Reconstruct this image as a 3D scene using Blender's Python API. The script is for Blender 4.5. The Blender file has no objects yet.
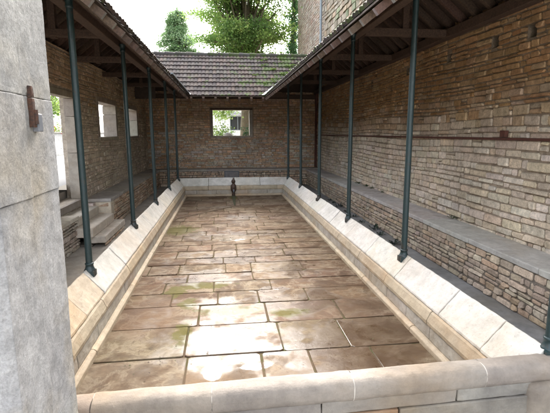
import bpy, math, random
from mathutils import Vector as V, Matrix
R = random.Random(7)
sc = bpy.context.scene
COL = sc.collection
H = 1.8                      # eye height above the basin floor; all z below are given relative to the eye
ORG = {}

# ------------------------------------------------------------------ mesh collector
class MB:
    def __init__(s): s.v = []; s.f = []; s.c = []; s.sm = []
    def add(s, vs, fs, col=(1, 1, 1), smooth=False):
        b = len(s.v); s.v += [tuple(v) for v in vs]
        for f in fs:
            s.f.append([b + i for i in f]); s.c.append(col); s.sm.append(smooth)
    def box(s, x0, x1, y0, y1, z0, z1, col=(1, 1, 1)):
        s.add([(x0, y0, z0), (x1, y0, z0), (x1, y1, z0), (x0, y1, z0), (x0, y0, z1), (x1, y0, z1), (x1, y1, z1), (x0, y1, z1)],
              [(0, 3, 2, 1), (4, 5, 6, 7), (0, 1, 5, 4), (1, 2, 6, 5), (2, 3, 7, 6), (3, 0, 4, 7)], col)
    def bar(s, a, b, w, h, col=(1, 1, 1), up=(0, 0, 1)):
        a, b = V(a), V(b); d = (b - a).normalized(); r = d.cross(V(up)).normalized() * w / 2; u = r.cross(d).normalized() * h / 2
        vs = [p + i * r + j * u for p in (a, b) for i, j in ((-1, -1), (1, -1), (1, 1), (-1, 1))]
        s.add(vs, [(0, 1, 2, 3), (7, 6, 5, 4), (0, 4, 5, 1), (1, 5, 6, 2), (2, 6, 7, 3), (3, 7, 4, 0)], col)
    def tube(s, pts, rs, n=10, col=(1, 1, 1), caps=True):
        pts = [V(p) for p in pts]
        if not isinstance(rs, (list, tuple)): rs = [rs] * len(pts)
        vs = []; fs = []
        for i, p in enumerate(pts):
            d = (pts[min(i + 1, len(pts) - 1)] - pts[max(i - 1, 0)]).normalized()
            r = d.cross(V((0.13, 0.31, 0.9)) if abs(d.z) < .9 else V((1, 0, 0))).normalized(); u = r.cross(d)
            for k in range(n):
                a = 2 * math.pi * k / n; vs.append(p + rs[i] * (math.cos(a) * r + math.sin(a) * u))
        for i in range(len(pts) - 1):
            for k in range(n):
                k2 = (k + 1) % n; fs.append((i * n + k, i * n + k2, (i + 1) * n + k2, (i + 1) * n + k))
        s.add(vs, fs, col, True)
        if caps:
            s.add([vs[k] for k in range(n)], [tuple(range(n))], col); s.add([vs[-n + k] for k in range(n)], [tuple(range(n))[::-1]], col)
    def lathe(s, c, prof, n=16, col=(1, 1, 1)):
        vs = []; fs = []
        for r, z in prof:
            for k in range(n):
                a = 2 * math.pi * k / n; vs.append((c[0] + r * math.cos(a), c[1] + r * math.sin(a), c[2] + z))
        for i in range(len(prof) - 1):
            for k in range(n):
                k2 = (k + 1) % n; fs.append((i * n + k, i * n + k2, (i + 1) * n + k2, (i + 1) * n + k))
        s.add(vs, fs, col, True)
        s.add(vs[-n:], [tuple(range(n))], col)
    def prism(s, a, b, col=(1, 1, 1)):
        """two matching closed outlines joined"""
        n = len(a)
        s.add(list(a) + list(b), [tuple(range(n))[::-1], tuple(range(n, 2 * n))] + [(i, (i + 1) % n, n + (i + 1) % n, n + i) for i in range(n)], col)
    def build(s, name, mat, parent=None, bevel=0, kind=None):
        me = bpy.data.meshes.new(name)
        o0 = ORG.get(parent.name, V((0, 0, 0))) if parent else V((0, 0, 0))
        me.from_pydata([(x - o0[0], y - o0[1], z + H - o0[2]) for x, y, z in s.v], [], s.f)
        at = me.attributes.new('Col', 'FLOAT_COLOR', 'FACE')
        at.data.foreach_set('color', [q for c in s.c for q in (c[0], c[1], c[2], 1.0)])
        me.polygons.foreach_set('use_smooth', s.sm)
        me.update()
        for m in (mat if isinstance(mat, (list, tuple)) else [mat]): me.materials.append(m)
        o = bpy.data.objects.new(name, me); COL.objects.link(o)
        if parent: o.parent = parent
        ORG[o.name] = o0
        if bevel:
            b = o.modifiers.new('edges', 'BEVEL'); b.width = bevel; b.segments = 2; b.limit_method = 'ANGLE'
        if kind: o['kind'] = kind
        return o
TEX = {}
def worn(o, levels, strength, size):
    """uneven worn faces and edges: real displacement"""
    if size not in TEX:
        TEX[size] = bpy.data.textures.new('wear', 'CLOUDS'); TEX[size].noise_scale = size; TEX[size].noise_depth = 3
    m = o.modifiers.new('fine', 'SUBSURF'); m.subdivision_type = 'SIMPLE'; m.levels = m.render_levels = levels
    d = o.modifiers.new('wear', 'DISPLACE'); d.texture = TEX[size]; d.texture_coords = 'GLOBAL'; d.strength = strength; d.mid_level = .5
    return o
def thing(name, loc, label, cat, group=None):
    o = bpy.data.objects.new(name, None); COL.objects.link(o); o.location = (loc[0], loc[1], loc[2] + H)
    o.empty_display_size = .1
    ORG[o.name] = V(o.location); tag(o, label, cat, group); return o
def tag(o, label, cat, group=None):
    o['label'] = label; o['category'] = cat
    if group: o['group'] = group
    return o
def copy_tree(o, parent=None):
    c = o.copy(); COL.objects.link(c)
    if parent: c.parent = parent
    for ch in [x for x in bpy.data.objects if x.parent == o]: copy_tree(ch, c)
    return c

# ------------------------------------------------------------------ materials
class NT:
    def __init__(s, name):
        s.m = bpy.data.materials.new(name); s.m.use_nodes = True; s.t = s.m.node_tree; s.n = s.t.nodes
        s.b = s.n['Principled BSDF']; s.out = s.n['Material Output']
        s.tc = s.n.new('ShaderNodeNewGeometry').outputs['Position']
    def k(s, a, b): s.t.links.new(a, b)
    def val(s, sock, v):
        if hasattr(v, 'node'): s.k(v, sock)
        else: sock.default_value = v
    def noise(s, scale, detail=6, rough=.6, co=None, stretch=None, dist=0):
        co = co or s.tc
        if stretch:
            mp = s.n.new('ShaderNodeMapping'); mp.inputs['Scale'].default_value = stretch; s.k(co, mp.inputs['Vector']); co = mp.outputs[0]
        n = s.n.new('ShaderNodeTexNoise'); n.inputs['Scale'].default_value = scale; n.inputs['Detail'].default_value = detail
        n.inputs['Roughness'].default_value = rough; n.inputs['Distortion'].default_value = dist; s.k(co, n.inputs['Vector']); return n.outputs['Fac']
    def mr(s, v, a, b, c=0, d=1):
        n = s.n.new('ShaderNodeMapRange'); s.val(n.inputs[0], v); n.inputs[1].default_value = a; n.inputs[2].default_value = b
        n.inputs[3].default_value = c; n.inputs[4].default_value = d; return n.outputs[0]
    def math(s, op, a, b=0):
        n = s.n.new('ShaderNodeMath'); n.operation = op; s.val(n.inputs[0], a); s.val(n.inputs[1], b); return n.outputs[0]
    def mix(s, f, a, b, mode='MIX'):
        n = s.n.new('ShaderNodeMix'); n.data_type = 'RGBA'; n.blend_type = mode; n.clamp_factor = True
        s.val(n.inputs[0], f)
        for i, v in ((6, a), (7, b)):
            if hasattr(v, 'node'): s.k(v, n.inputs[i])
            else: n.inputs[i].default_value = (v[0], v[1], v[2], 1)
        return n.outputs[2]
    def attr(s):
        n = s.n.new('ShaderNodeAttribute'); n.attribute_name = 'Col'; return n.outputs['Color']
    def grey(s, v):
        n = s.n.new('ShaderNodeCombineColor'); [s.k(v, n.inputs[i]) for i in range(3)]; return n.outputs[0]
    def bump(s, h, strength=.5, dist=.01, prev=None):
        n = s.n.new('ShaderNodeBump'); n.inputs['Strength'].default_value = strength; n.inputs['Distance'].default_value = dist
        s.k(h, n.inputs['Height'])
        if prev: s.k(prev, n.inputs['Normal'])
        return n.outputs[0]
    def blob(s, cx, cy, rx, ry, wob=None, wa=.5, lo=.6, hi=1.2):
        """soft ellipse in plan, 1 in the middle, 0 outside"""
        mp = s.n.new('ShaderNodeMapping'); mp.vector_type = 'TEXTURE'; mp.inputs['Location'].default_value = (cx, cy, 0)
        mp.inputs['Scale'].default_value = (rx, ry, 1e4); s.k(s.tc, mp.inputs['Vector'])
        l = s.n.new('ShaderNodeVectorMath'); l.operation = 'LENGTH'; s.k(mp.outputs[0], l.inputs[0])
        d = l.outputs['Value']
        if wob: d = s.math('ADD', d, s.mr(wob, .3, .7, -wa, wa))
        return s.mr(d, lo, hi, 1, 0)
    def done(s, col, rough=.85, nrm=None, spec=.3):
        s.val(s.b.inputs['Base Color'], col if hasattr(col, 'node') else (*col, 1)); s.val(s.b.inputs['Roughness'], rough)
        s.b.inputs['Specular IOR Level'].default_value = spec
        if nrm: s.k(nrm, s.b.inputs['Normal'])
        return s.m

def stone_mat(name, tint=(1, 1, 1), stain=(.5, .45, .4), amt=.5, fine=60, rough=.88, bs=.6):
    t = NT(name); a = t.mix(1, t.attr(), tint, 'MULTIPLY')
    n1 = t.noise(3, 8, .65); n2 = t.noise(fine, 5, .7); n3 = t.noise(14, 6, .65)
    c = t.mix(1, a, t.grey(t.mr(n3, .3, .72, .68, 1.28)), 'MULTIPLY')
    c = t.mix(1, c, t.grey(t.mr(n2, .3, .7, .78, 1.2)), 'MULTIPLY')
    c = t.mix(t.mr(n1, .48, .72, 0, amt), c, t.mix(1, c, stain, 'MULTIPLY'))
    n0 = t.noise(.7, 6, .65, dist=.6); c = t.mix(1, c, t.grey(t.mr(n0, .35, .65, .78, 1.12)), 'MULTIPLY')
    vs_ = t.noise(2.2, 5, .6, stretch=(1, 1, .18)); c = t.mix(t.mr(vs_, .58, .75, 0, .4), c, t.mix(1, c, (.5, .44, .4), 'MULTIPLY'))
    nb = t.bump(n2, bs, .006, t.bump(n3, bs, .02))
    return t.done(c, rough, nb)
M = {}
M['rubble'] = stone_mat('rubble_stone')
M['mortar'] = stone_mat('lime_mortar', fine=90)
def limestone(name, pale, dark, warm, rough=.75, grain=40):
    t = NT(name); n1 = t.noise(2.3, 8, .65, dist=.4); n2 = t.noise(9, 8, .7); n3 = t.noise(grain, 6, .7); n4 = t.noise(1.1, 4, .6)
    c = t.mix(t.mr(n1, .4, .65), pale, dark)
    c = t.mix(t.mr(n4, .5, .68, 0, .8), c, warm)
    c = t.mix(1, c, t.grey(t.mr(n2, .3, .7, .78, 1.15)), 'MULTIPLY')
    c = t.mix(1, c, t.attr(), 'MULTIPLY')
    pits = t.mr(n3, .58, .70); c = t.mix(t.math('MULTIPLY', pits, .45), c, (.16, .13, .1))
    n6 = t.noise(5.5, 9, .75, dist=.8); c = t.mix(t.mr(n6, .58, .78, 0, .38), c, t.mix(1, c, (.55, .47, .38), 'MULTIPLY')); n7 = t.noise(26, 6, .8); c = t.mix(t.mr(n7, .64, .72, 0, .35), c, t.mix(1, c, (.5, .46, .42), 'MULTIPLY'))
    nb = t.bump(n3, .6, .004, t.bump(n2, .6, .014))
    return t.done(c, rough, nb, .35)
M['coping'] = limestone('white_limestone', (.55, .52, .465), (.455, .425, .37), (.48, .405, .31), .65)
M['rim'] = limestone('ochre_limestone', (.39, .315, .22), (.31, .25, .17), (.35, .24, .135), .7)
M['inner'] = limestone('cream_limestone', (.39, .355, .30), (.29, .25, .195), (.32, .24, .155), .7)
M['parapet'] = limestone('weathered_limestone', (.25, .22, .185), (.16, .14, .122), (.23, .17, .11), .75)
M['pillar'] = limestone('grey_limestone', (.24, .24, .24), (.16, .16, .16), (.22, .19, .145), .85, 70)
M['slab'] = limestone('bench_slab_stone', (.46, .425, .385), (.35, .325, .29), (.41, .35, .28), .8)
M['step'] = limestone('step_stone', (.66, .60, .51), (.54, .47, .39), (.58, .48, .37), .8)
M['render'] = limestone('white_render', (.42, .42, .42), (.36, .36, .355), (.38, .36, .34), .9)
M['houserender'] = limestone('white_house_render', (.72, .72, .71), (.66, .66, .64), (.68, .66, .62), .9)
M['walk'] = limestone('dark_wet_walk', (.25, .245, .24), (.15, .148, .145), (.19, .175, .15), .5)
M['walkpale'] = limestone('trodden_stone_floor', (.40, .36, .31), (.28, .25, .21), (.33, .27, .2), .85)
M['earth'] = limestone('pale_gravel', (.5, .48, .45), (.42, .4, .37), (.45, .41, .35), .95, 90)
M['jamb'] = limestone('jamb_stone', (.40, .36, .31), (.30, .265, .225), (.36, .30, .235), .85)

t = NT('weathered_pillar_stone'); n1 = t.noise(2.6, 8, .7, dist=.5); n2 = t.noise(13, 8, .75); n3 = t.noise(110, 5, .75); n4 = t.noise(7, 7, .7, stretch=(1, 1, .22)); n5 = t.noise(1.5, 4, .6)
c = t.mix(t.mr(n1, .38, .66), (.31, .303, .287), (.21, .206, .2))
c = t.mix(t.mr(n5, .48, .66, 0, .7), c, (.29, .245, .17))
c = t.mix(1, c, t.grey(t.mr(n2, .3, .7, .68, 1.25)), 'MULTIPLY')
c = t.mix(t.mr(n4, .56, .72, 0, .55), c, (.105, .098, .09))
c = t.mix(t.mr(n2, .66, .72, 0, .5), c, (.30, .29, .26))
c = t.mix(1, c, t.grey(t.mr(n3, .3, .7, .72, 1.2)), 'MULTIPLY'); c = t.mix(1, c, t.attr(), 'MULTIPLY')
M['pillar'] = t.done(c, .9, t.bump(n3, .7, .003, t.bump(n2, .7, .012, t.bump(n4, .4, .02))), .25)
def wood(name, a, b, st=(3, 3, 30)):
    t = NT(name); n = t.noise(6, 6, .6, stretch=st); n2 = t.noise(2, 4)
    c = t.mix(t.mr(n, .35, .65), a, b); c = t.mix(1, c, t.attr(), 'MULTIPLY')
    return t.done(c, .8, t.bump(n, .4, .004))
M['wood'] = wood('old_roof_timber', (.115, .074, .052), (.062, .04, .03), (8, 8, 8))
M['board'] = wood('roof_boarding', (.085, .06, .045), (.045, .032, .025), (2, 9, 9))
M['endgrain'] = wood('bleached_end_grain', (.20, .18, .165), (.14, .125, .115), (9, 9, 9))

t = NT('green_iron_paint'); n = t.noise(18, 6, .7); n2 = t.noise(90, 4)
c = t.mix(t.mr(n, .58, .72, 0, .85), (.0115, .028, .029), (.045, .028, .018)); c = t.mix(1, c, t.grey(t.mr(n2, .3, .7, .8, 1.2)), 'MULTIPLY')
nr = t.noise(7, 7, .75); sp_ = t.n.new('ShaderNodeSeparateXYZ'); t.k(t.tc, sp_.inputs[0]); lowz = t.mr(sp_.outputs[2], .45, .75, .16, 0)
c = t.mix(t.mr(t.math('ADD', nr, lowz), .6, .7, 0, .7), c, (.05, .035, .024)); c = t.mix(t.mr(n, .3, .42, .5, 0), c, (.035, .06, .058))
M['iron'] = t.done(c, t.mr(n, .3, .7, .32, .6), t.bump(n2, .2, .002), .5)
t = NT('rusty_iron'); n = t.noise(25, 7, .7)
M['rust'] = t.done(t.mix(t.mr(n, .35, .65), (.125, .046, .032), (.07, .033, .025)), .75, t.bump(n, .4, .003))
t = NT('old_hinge_iron'); n = t.noise(60, 7, .75); M['hinge'] = t.done(t.mix(t.mr(n, .4, .6), (.035, .024, .02), (.085, .04, .024)), .85, t.bump(n, .7, .004))
t = NT('brown_bronze'); n = t.noise(25, 7, .7)
M['bronze'] = t.done(t.mix(t.mr(n, .35, .65), (.085, .048, .032), (.04, .027, .021)), .55, t.bump(n, .4, .003))
t = NT('dull_dark_metal'); n = t.noise(40, 6, .7)
M['metal'] = t.done(t.mix(t.mr(n, .35, .65), (.09, .10, .11), (.16, .16, .17)), .5, t.bump(n, .3, .002), .5)
t = NT('zinc_sheet'); n = t.noise(9, 5)
M['zinc'] = t.done(t.mix(n, (.16, .19, .22), (.21, .235, .25)), .4, None, .5)

def tiles(name, moss):
    t = NT(name); n = t.noise(30, 6, .7); n1 = t.noise(2.6, 7, .7); n2 = t.noise(11, 6, .7)
    c = t.mix(1, t.attr(), t.grey(t.mr(n, .3, .7, .7, 1.25)), 'MULTIPLY')
    c = t.mix(t.mr(n2, .55, .75, 0, .4), c, (.085, .082, .08))
    if moss:
        sp = t.n.new('ShaderNodeSeparateXYZ'); t.k(t.tc, sp.inputs[0])
        g = t.mr(sp.outputs[0], -1.2, 2.6, -.06, .135)
        mk = t.mr(t.math('ADD', t.math('ADD', n1, g), t.mr(n2, .3, .7, -.12, .12)), .585, .64)
        c = t.mix(mk, c, t.mix(n, (.028, .050, .010), (.065, .09, .02)))
    return t.done(c, .85, t.bump(n, .5, .006))
M['tile'] = tiles('brown_clay_tile', True)

# wet flagstones of the basin floor
t = NT('wet_flagstones'); ns = t.noise(3.2, 3, .55); n0 = t.noise(.9, 5, .6, dist=.3); n1 = t.noise(2.6, 8, .65, dist=.5); n2 = t.noise(9, 8, .7); n3 = t.noise(45, 6, .75); n4 = t.noise(5, 7, .7, stretch=(.55, 1.3, 1))
a = t.attr()
c = t.mix(1, a, t.grey(t.mr(n2, .3, .7, .7, 1.25)), 'MULTIPLY')
c = t.mix(t.mr(n4, .50, .66, 0, .8), c, (.27, .225, .17))
c = t.mix(t.mr(n1, .48, .62, 0, .75), c, (.08, .050, .029))
edge = t.math('MULTIPLY', t.mr(n1, .44, .475, 0, 1), t.mr(n1, .475, .52, 1, 0)); c = t.mix(t.math('MULTIPLY', edge, .4), c, (.33, .285, .22))
ns2 = t.noise(6.5, 7, .72, dist=.6); c = t.mix(t.mr(ns2, .58, .7, 0, .7), c, (.065, .042, .027)); c = t.mix(t.mr(ns2, .42, .3, 0, .5), c, (.25, .21, .16))
pale = t.blob(-.05, 3.45, .75, .95, ns, .7); c = t.mix(t.math('MULTIPLY', pale, .25), c, (.24, .215, .18))  # pale centre: whitish sky reflection mixed into the stone colour; then brown right side
bro = t.blob(1.15, 3.5, .7, 1.2, ns, .6); c = t.mix(t.math('MULTIPLY', bro, .6), c, (.10, .063, .037))
pink = t.blob(-.75, 4.2, .45, .5, ns, .6); c = t.mix(t.math('MULTIPLY', pink, .5), c, (.16, .10, .066))
grit = t.mr(n3, .66, .72); c = t.mix(t.math('MULTIPLY', grit, .6), c, (.03, .022, .017))
moss = None
for b in ((-.40, 3.74, .10, .26), (.03, 4.22, .36, .13), (-.28, 5.0, .35, .12), (-.42, 4.45, .12, .15), (-.85, 8.1, .35, .4), (-.58, 4.85, .12, .2), (.62, 4.1, .22, .1), (.25, 12.1, .12, .3)):
    k = t.blob(*b, n2, .6, .75, 1.05); moss = k if moss is None else t.math('MAXIMUM', moss, k)
c = t.mix(t.math('MULTIPLY', moss, .85), c, t.mix(n3, (.075, .07, .012), (.14, .13, .028)))
sil = t.blob(-.45, 10.55, .16, .14, n2, .4)
wet = None
for b in ((.05, 3.6, .62, .6), (.03, 4.25, .55, .3), (1.05, 3.3, .55, .6), (.75, 4.4, .5, .3), (.2, 6.2, .9, .35), (.2, 7.6, .6, .3), (-.3, 5.3, .5, .25), (.35, 9.2, .35, .25), (.9, 5.6, .4, .5)):
    k = t.blob(*b, ns, .8); wet = k if wet is None else t.math('MAXIMUM', wet, k)
pud = None
for b in ((.12, 3.66, .42, .18), (.03, 4.22, .36, .11), (-.12, 3.05, .07, .14), (.2, 3.12, .16, .06), (.62, 3.55, .10, .14), (.95, 3.0, .12, .09), (.55, 4.75, .3, .1), (-.35, 5.35, .3, .12), (.25, 5.9, .35, .12), (.1, 7.2, .25, .1)):
    k = t.blob(*b, ns, .7, .85, 1.0); pud = k if pud is None else t.math('MAXIMUM', pud, k)
wet = t.math('MAXIMUM', wet, pud)
wet = t.math('MAXIMUM', wet, t.mr(n0, .52, .68, 0, .45))
crk = t.mr(t.math('ABSOLUTE', t.math('SUBTRACT', t.noise(2.2, 5, .6, dist=1.2), .5)), .0, .0035, 1, 0); c = t.mix(t.math('MULTIPLY', crk, .5), c, (.05, .035, .024))
c = t.mix(t.math('MULTIPLY', wet, .45), c, t.mix(1, c, (.55, .5, .45), 'MULTIPLY'))
c = t.mix(1, c, (.70, .655, .585), 'MULTIPLY')
rg = t.math('ADD', t.mr(wet, 0, 1, .75, .30), t.mr(n2, .35, .7, -.06, .12))
nb = t.bump(n3, .35, .003, t.bump(n2, .35, .008))
M['floor'] = t.done(c, rg, nb, .45)
t.k(t.mr(wet, 0, 1, .10, .17), t.b.inputs['Specular IOR Level']); t.k(t.math('MAXIMUM', t.math('MULTIPLY', wet, .06), t.math('MULTIPLY', pud, .3)), t.b.inputs['Coat Weight']); t.k(t.mr(pud, 0, 1, .22, .03), t.b.inputs['Coat Roughness']); t.b.inputs['Coat IOR'].default_value = 1.4
t = NT('joint_silt'); n = t.noise(6, 6, .7)
M['joint'] = t.done(t.mix(t.mr(n, .45, .6), (.085, .060, .040), (.055, .055, .022)), .95, None, .05)

t = NT('bark'); n = t.noise(12, 6, .7, stretch=(3, 3, .5))
M['bark'] = t.done(t.mix(t.mr(n, .35, .65), (.075, .06, .04), (.15, .125, .08)), .9, t.bump(n, .8, .03))
def leaf(name, tr=.5):
    t = NT(name); n = t.noise(1.7, 4); a = t.mix(1, t.attr(), t.grey(t.mr(n, .3, .7, .75, 1.25)), 'MULTIPLY')
    t.done(a, .55, None, .3)
    tl = t.n.new('ShaderNodeBsdfTranslucent'); t.k(a, tl.inputs['Color'])
    mx = t.n.new('ShaderNodeMixShader'); mx.inputs[0].default_value = tr
    t.k(t.b.outputs[0], mx.inputs[1]); t.k(tl.outputs[0], mx.inputs[2]); t.k(mx.outputs[0], t.out.inputs['Surface']); return t.m
M['leaf'] = leaf('leaves')
t = NT('window_glass'); M['glass'] = t.done((.03, .035, .04), .08, None, .5)
t = NT('grass_soil'); n = t.noise(8, 8, .7); M['grass'] = t.done(t.mix(t.mr(n, .4, .65), (.06, .085, .03), (.16, .14, .09)), .95, t.bump(n, .6, .05))
t = NT('street_asphalt'); n = t.noise(60, 5, .7); n1 = t.noise(1, 5); M['street'] = t.done(t.mix(n1, t.mix(n, (.15, .15, .15), (.20, .195, .19)), (.21, .205, .2)), .95)

# ------------------------------------------------------------------ masonry
def jit(c, s=.15, hs=.05):
    k = 1 + R.uniform(-s, s); return tuple(max(.01, q * k * (1 + R.uniform(-hs, hs))) for q in c)
def stone(mb, O, U, W, N, u0, u1, v0, v1, d, col, bev=.009, cut=.014, jt=.011, base=-.004):
    """one dressed or rough stone: cornered outline standing proud of the bed by d"""
    cu = min(cut, (u1 - u0) * .3, (v1 - v0) * .3)
    ring = []
    for (u, v, su, sv) in ((u0, v0, 1, 1), (u1, v0, -1, 1), (u1, v1, -1, -1), (u0, v1, 1, -1)):
        ju, jv = R.uniform(0, jt), R.uniform(0, jt); c1 = cu * R.uniform(.4, 1.5)
        p = (u + su * ju, v + sv * jv); a = (p[0] + su * c1, p[1]); b = (p[0], p[1] + sv * c1 * .8)
        ring += [b, a] if (su * sv > 0) else [a, b]
    cx, cy = (u0 + u1) / 2, (v0 + v1) / 2
    def pt(u, v, h): return O + U * u + W * v + N * h
    kx = max(.3, 1 - 2 * bev / (u1 - u0)); ky = max(.3, 1 - 2 * bev / (v1 - v0))
    tu, tv = R.uniform(-.25, .25) * d, R.uniform(-.25, .25) * d
    lo = [pt(u, v, base) for u, v in ring]; mi = [pt(u, v, d * .55) for u, v in ring]
    hi = [pt(cx + (u - cx) * kx, cy + (v - cy) * ky, d + tu * (u - cx) / (u1 - u0) * 2 + tv * (v - cy) / (v1 - v0) * 2) for u, v in ring]
    fs = [(i, (i + 1) % 8, 8 + (i + 1) % 8, 8 + i) for i in range(8)] + [(8 + i, 8 + (i + 1) % 8, 16 + (i + 1) % 8, 16 + i) for i in range(8)] + [tuple(range(16, 24))]
    mb.add(lo + mi + hi, fs, col)
def masonry(mb, O, U, N, L, z0, z1, holes, rowh, lenr, colf, dep=(.008, .028), gap=.008, W=(0, 0, 1), wob=.012):
    O, U, N, W = V(O), V(U), V(N), V(W); z = z0
    ph = R.uniform(0, 6)
    while z < z1 - .02:
        rh = rowh(z) if callable(rowh) else rowh
        h = min(R.uniform(*rh), z1 - z)
        if z1 - z - h < .03: h = z1 - z
        iv = [(0, L)]
        for (a, b, c, e) in holes:
            if z + h > c + .015 and z < e - .015:
                nv = []
                for (p, q) in iv:
                    if b <= p or a >= q: nv.append((p, q))
                    else:
                        if a > p: nv.append((p, a))
                        if b < q: nv.append((b, q))
                iv = nv
        lr = lenr(z) if callable(lenr) else lenr
        for (p, q) in iv:
            u = p
            while u < q - .01:
                w = R.uniform(*lr)
                if R.random() < .18: w *= .5
                if q - u - w < lr[0] * .6: w = q - u
                o1 = wob * math.sin(u * 1.3 + z * 3 + ph) if z > z0 and z + h < z1 else 0
                zz0, zz1 = z + gap / 2 + o1, z + h - gap / 2 + o1
                if R.random() < .12 and h > .09 and w < .3:      # two thin stones in place of one
                    zm = z + h * R.uniform(.4, .6) + o1
                    stone(mb, O, U, W, N, u + gap / 2, u + w - gap / 2, zz0, zm - gap / 2, R.uniform(*dep), colf(u, z))
                    stone(mb, O, U, W, N, u + gap / 2, u + w - gap / 2, zm + gap / 2, zz1, R.uniform(*dep), colf(u, z))
                else:
                    stone(mb, O, U, W, N, u + gap / 2, u + w - gap / 2, zz0, zz1, R.uniform(*dep), colf(u, z))
                u += w
        z += h
def wall_core(mb, O, U, N, L, z0, z1, holes, th, col):
    """mortar body behind the stones, with real openings (depth th) and their reveals"""
    O, U, N = V(O), V(U), V(N); Z = V((0, 0, 1))
    us = sorted({0, L} | {h[i] for h in holes for i in (0, 1)}); zs = sorted({z0, z1} | {h[i] for h in holes for i in (2, 3)})
    us = [u for u in us if 0 <= u <= L]; zs = [z for z in zs if z0 <= z <= z1]
    def inh(u, z): return any(a < u < b and c < z < e for a, b, c, e in holes)
    P = lambda u, z, d: O + U * u + Z * z - N * d
    nu, nz = len(us) - 1, len(zs) - 1
    sol = [[not inh((us[i] + us[i + 1]) / 2, (zs[j] + zs[j + 1]) / 2) for j in range(nz)] for i in range(nu)]
    S = lambda i, j: 0 <= i < nu and 0 <= j < nz and sol[i][j]
    for i in range(nu):
        for j in range(nz):
            if not sol[i][j]: continue
            a, b, c, e = us[i], us[i + 1], zs[j], zs[j + 1]
            q = [(0, 1, 2, 3)]
            mb.add([P(a, c, 0), P(b, c, 0), P(b, e, 0), P(a, e, 0)], q, col); mb.add([P(a, c, th), P(a, e, th), P(b, e, th), P(b, c, th)], q, col)
            if not S(i - 1, j): mb.add([P(a, c, 0), P(a, e, 0), P(a, e, th), P(a, c, th)], q, col)
            if not S(i + 1, j): mb.add([P(b, c, 0), P(b, c, th), P(b, e, th), P(b, e, 0)], q, col)
            if not S(i, j - 1): mb.add([P(a, c, 0), P(a, c, th), P(b, c, th), P(b, c, 0)], q, col)
            if not S(i, j + 1): mb.add([P(a, e, 0), P(b, e, 0), P(b, e, th), P(a, e, th)], q, col)
def pal(*cs):
    def f(u=0, z=0): return jit(R.choice(cs), .11, .03)
    return f

# ------------------------------------------------------------------ main dimensions (x across, y along the basin, z from the eye)
XR, XL, YB = 1.95, -1.36, 12.77          # outer edges of the basin coping
WR, WL, WB = 3.45, -2.68, 15.9           # inner faces of the walls
ZF, ZW, ZG = -1.80, -1.85, -.95          # basin floor, gallery floor, ground outside
Y0 = 2.05
POSTS = [2.2 + 2.0984 * k for k in range(6)]

# ---- ground
g = MB()
B = 900
for (x0, x1, y0, y1) in ((-B, -3.0, -B, B), (4.2, B, -B, B), (-3.0, 4.2, 16.35, B)):
    g.add([(x0, y0, ZG), (x1, y0, ZG), (x1, y1, ZG), (x0, y1, ZG)], [(0, 1, 2, 3)])
g.build('ground', M['grass'], kind='structure')
g = MB(); g.add([(-3.0, -B, ZW - .004), (4.2, -B, ZW - .004), (4.2, 16.35, ZW - .004), (-3.0, 16.35, ZW - .004)], [(0, 1, 2, 3)])
g.build('forecourt', M['earth'], kind='structure')
g = MB()
g.box(XR, WR + .05, Y0 - .4, WB + .05, ZW - .06, ZW); g.box(XL, XR, YB, WB + .05, ZW - .06, ZW + .001)
g.build('walkway', M['walk'], kind='structure')
g = MB(); g.box(WL - .05, XL, Y0 - .4, WB + .05, ZW - .06, ZW + .002); g.build('walkway', M['walkpale'], kind='structure')
g = MB(); g.add([(-7.0, -6, ZG + .004), (-2.96, -6, ZG + .004), (-2.96, 32, ZG + .004), (-7.0, 32, ZG + .004)], [(0, 1, 2, 3)])
g.build('street', M['street'], kind='structure')
g = MB(); g.add([(-3, 16.5, ZG + .004), (4.4, 16.5, ZG + .004), (4.4, 25.9, ZG + .004), (-3, 25.9, ZG + .004)], [(0, 1, 2, 3)])
g.build('courtyard', M['earth'], kind='structure')

# ---- basin floor of flagstones
f = MB(); bed = MB()
bed.add([(-1.12, Y0, ZF - .012), (1.74, Y0, ZF - .012), (1.74, 12.6, ZF - .012), (-1.12, 12.6, ZF - .012)], [(0, 1, 2, 3)])
rows = [2.1, 2.74, 3.33, 3.90, 4.40, 4.78]
while rows[-1] < 12.0: rows.append(rows[-1] + R.uniform(.29, .48))
rows[-1] = 12.55
fixed = {1: [-.33, .27, .66, 1.2], 2: [-.36, .47, 1.05], 3: [-.28, .40, 1.15], 4: [-.6, -.1, .35, .9]}
fpal = ((.165, .110, .070), (.142, .094, .058), (.180, .126, .085), (.130, .084, .053), (.185, .138, .10), (.155, .103, .066))
for i in range(len(rows) - 1):
    if i in fixed: js = [-1.1] + fixed[i] + [1.71]
    else:
        js = [-1.1 - R.uniform(0, .3)]
        while js[-1] < 1.1: js.append(js[-1] + R.uniform(.32, .85))
        js[0] = -1.1; js[-1] = 1.71
    for a, b in zip(js, js[1:]):
        dy = R.uniform(-.02, .02) if a > -1 and b < 1.6 else 0
        stone(f, V((0, 0, ZF - .012)), V((1, 0, 0)), V((0, 1, 0)), V((0, 0, 1)), a + .0025, b - .0025, rows[i] + .0025, rows[i + 1] - .0025, .009 + R.uniform(-.003, .003), jit(R.choice(fpal), .10), bev=.005, cut=.022, jt=.008)
f.build('basin_floor', M['floor'], kind='structure')
bed.build('basin_floor_bed', M['joint'], kind='structure')

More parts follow.
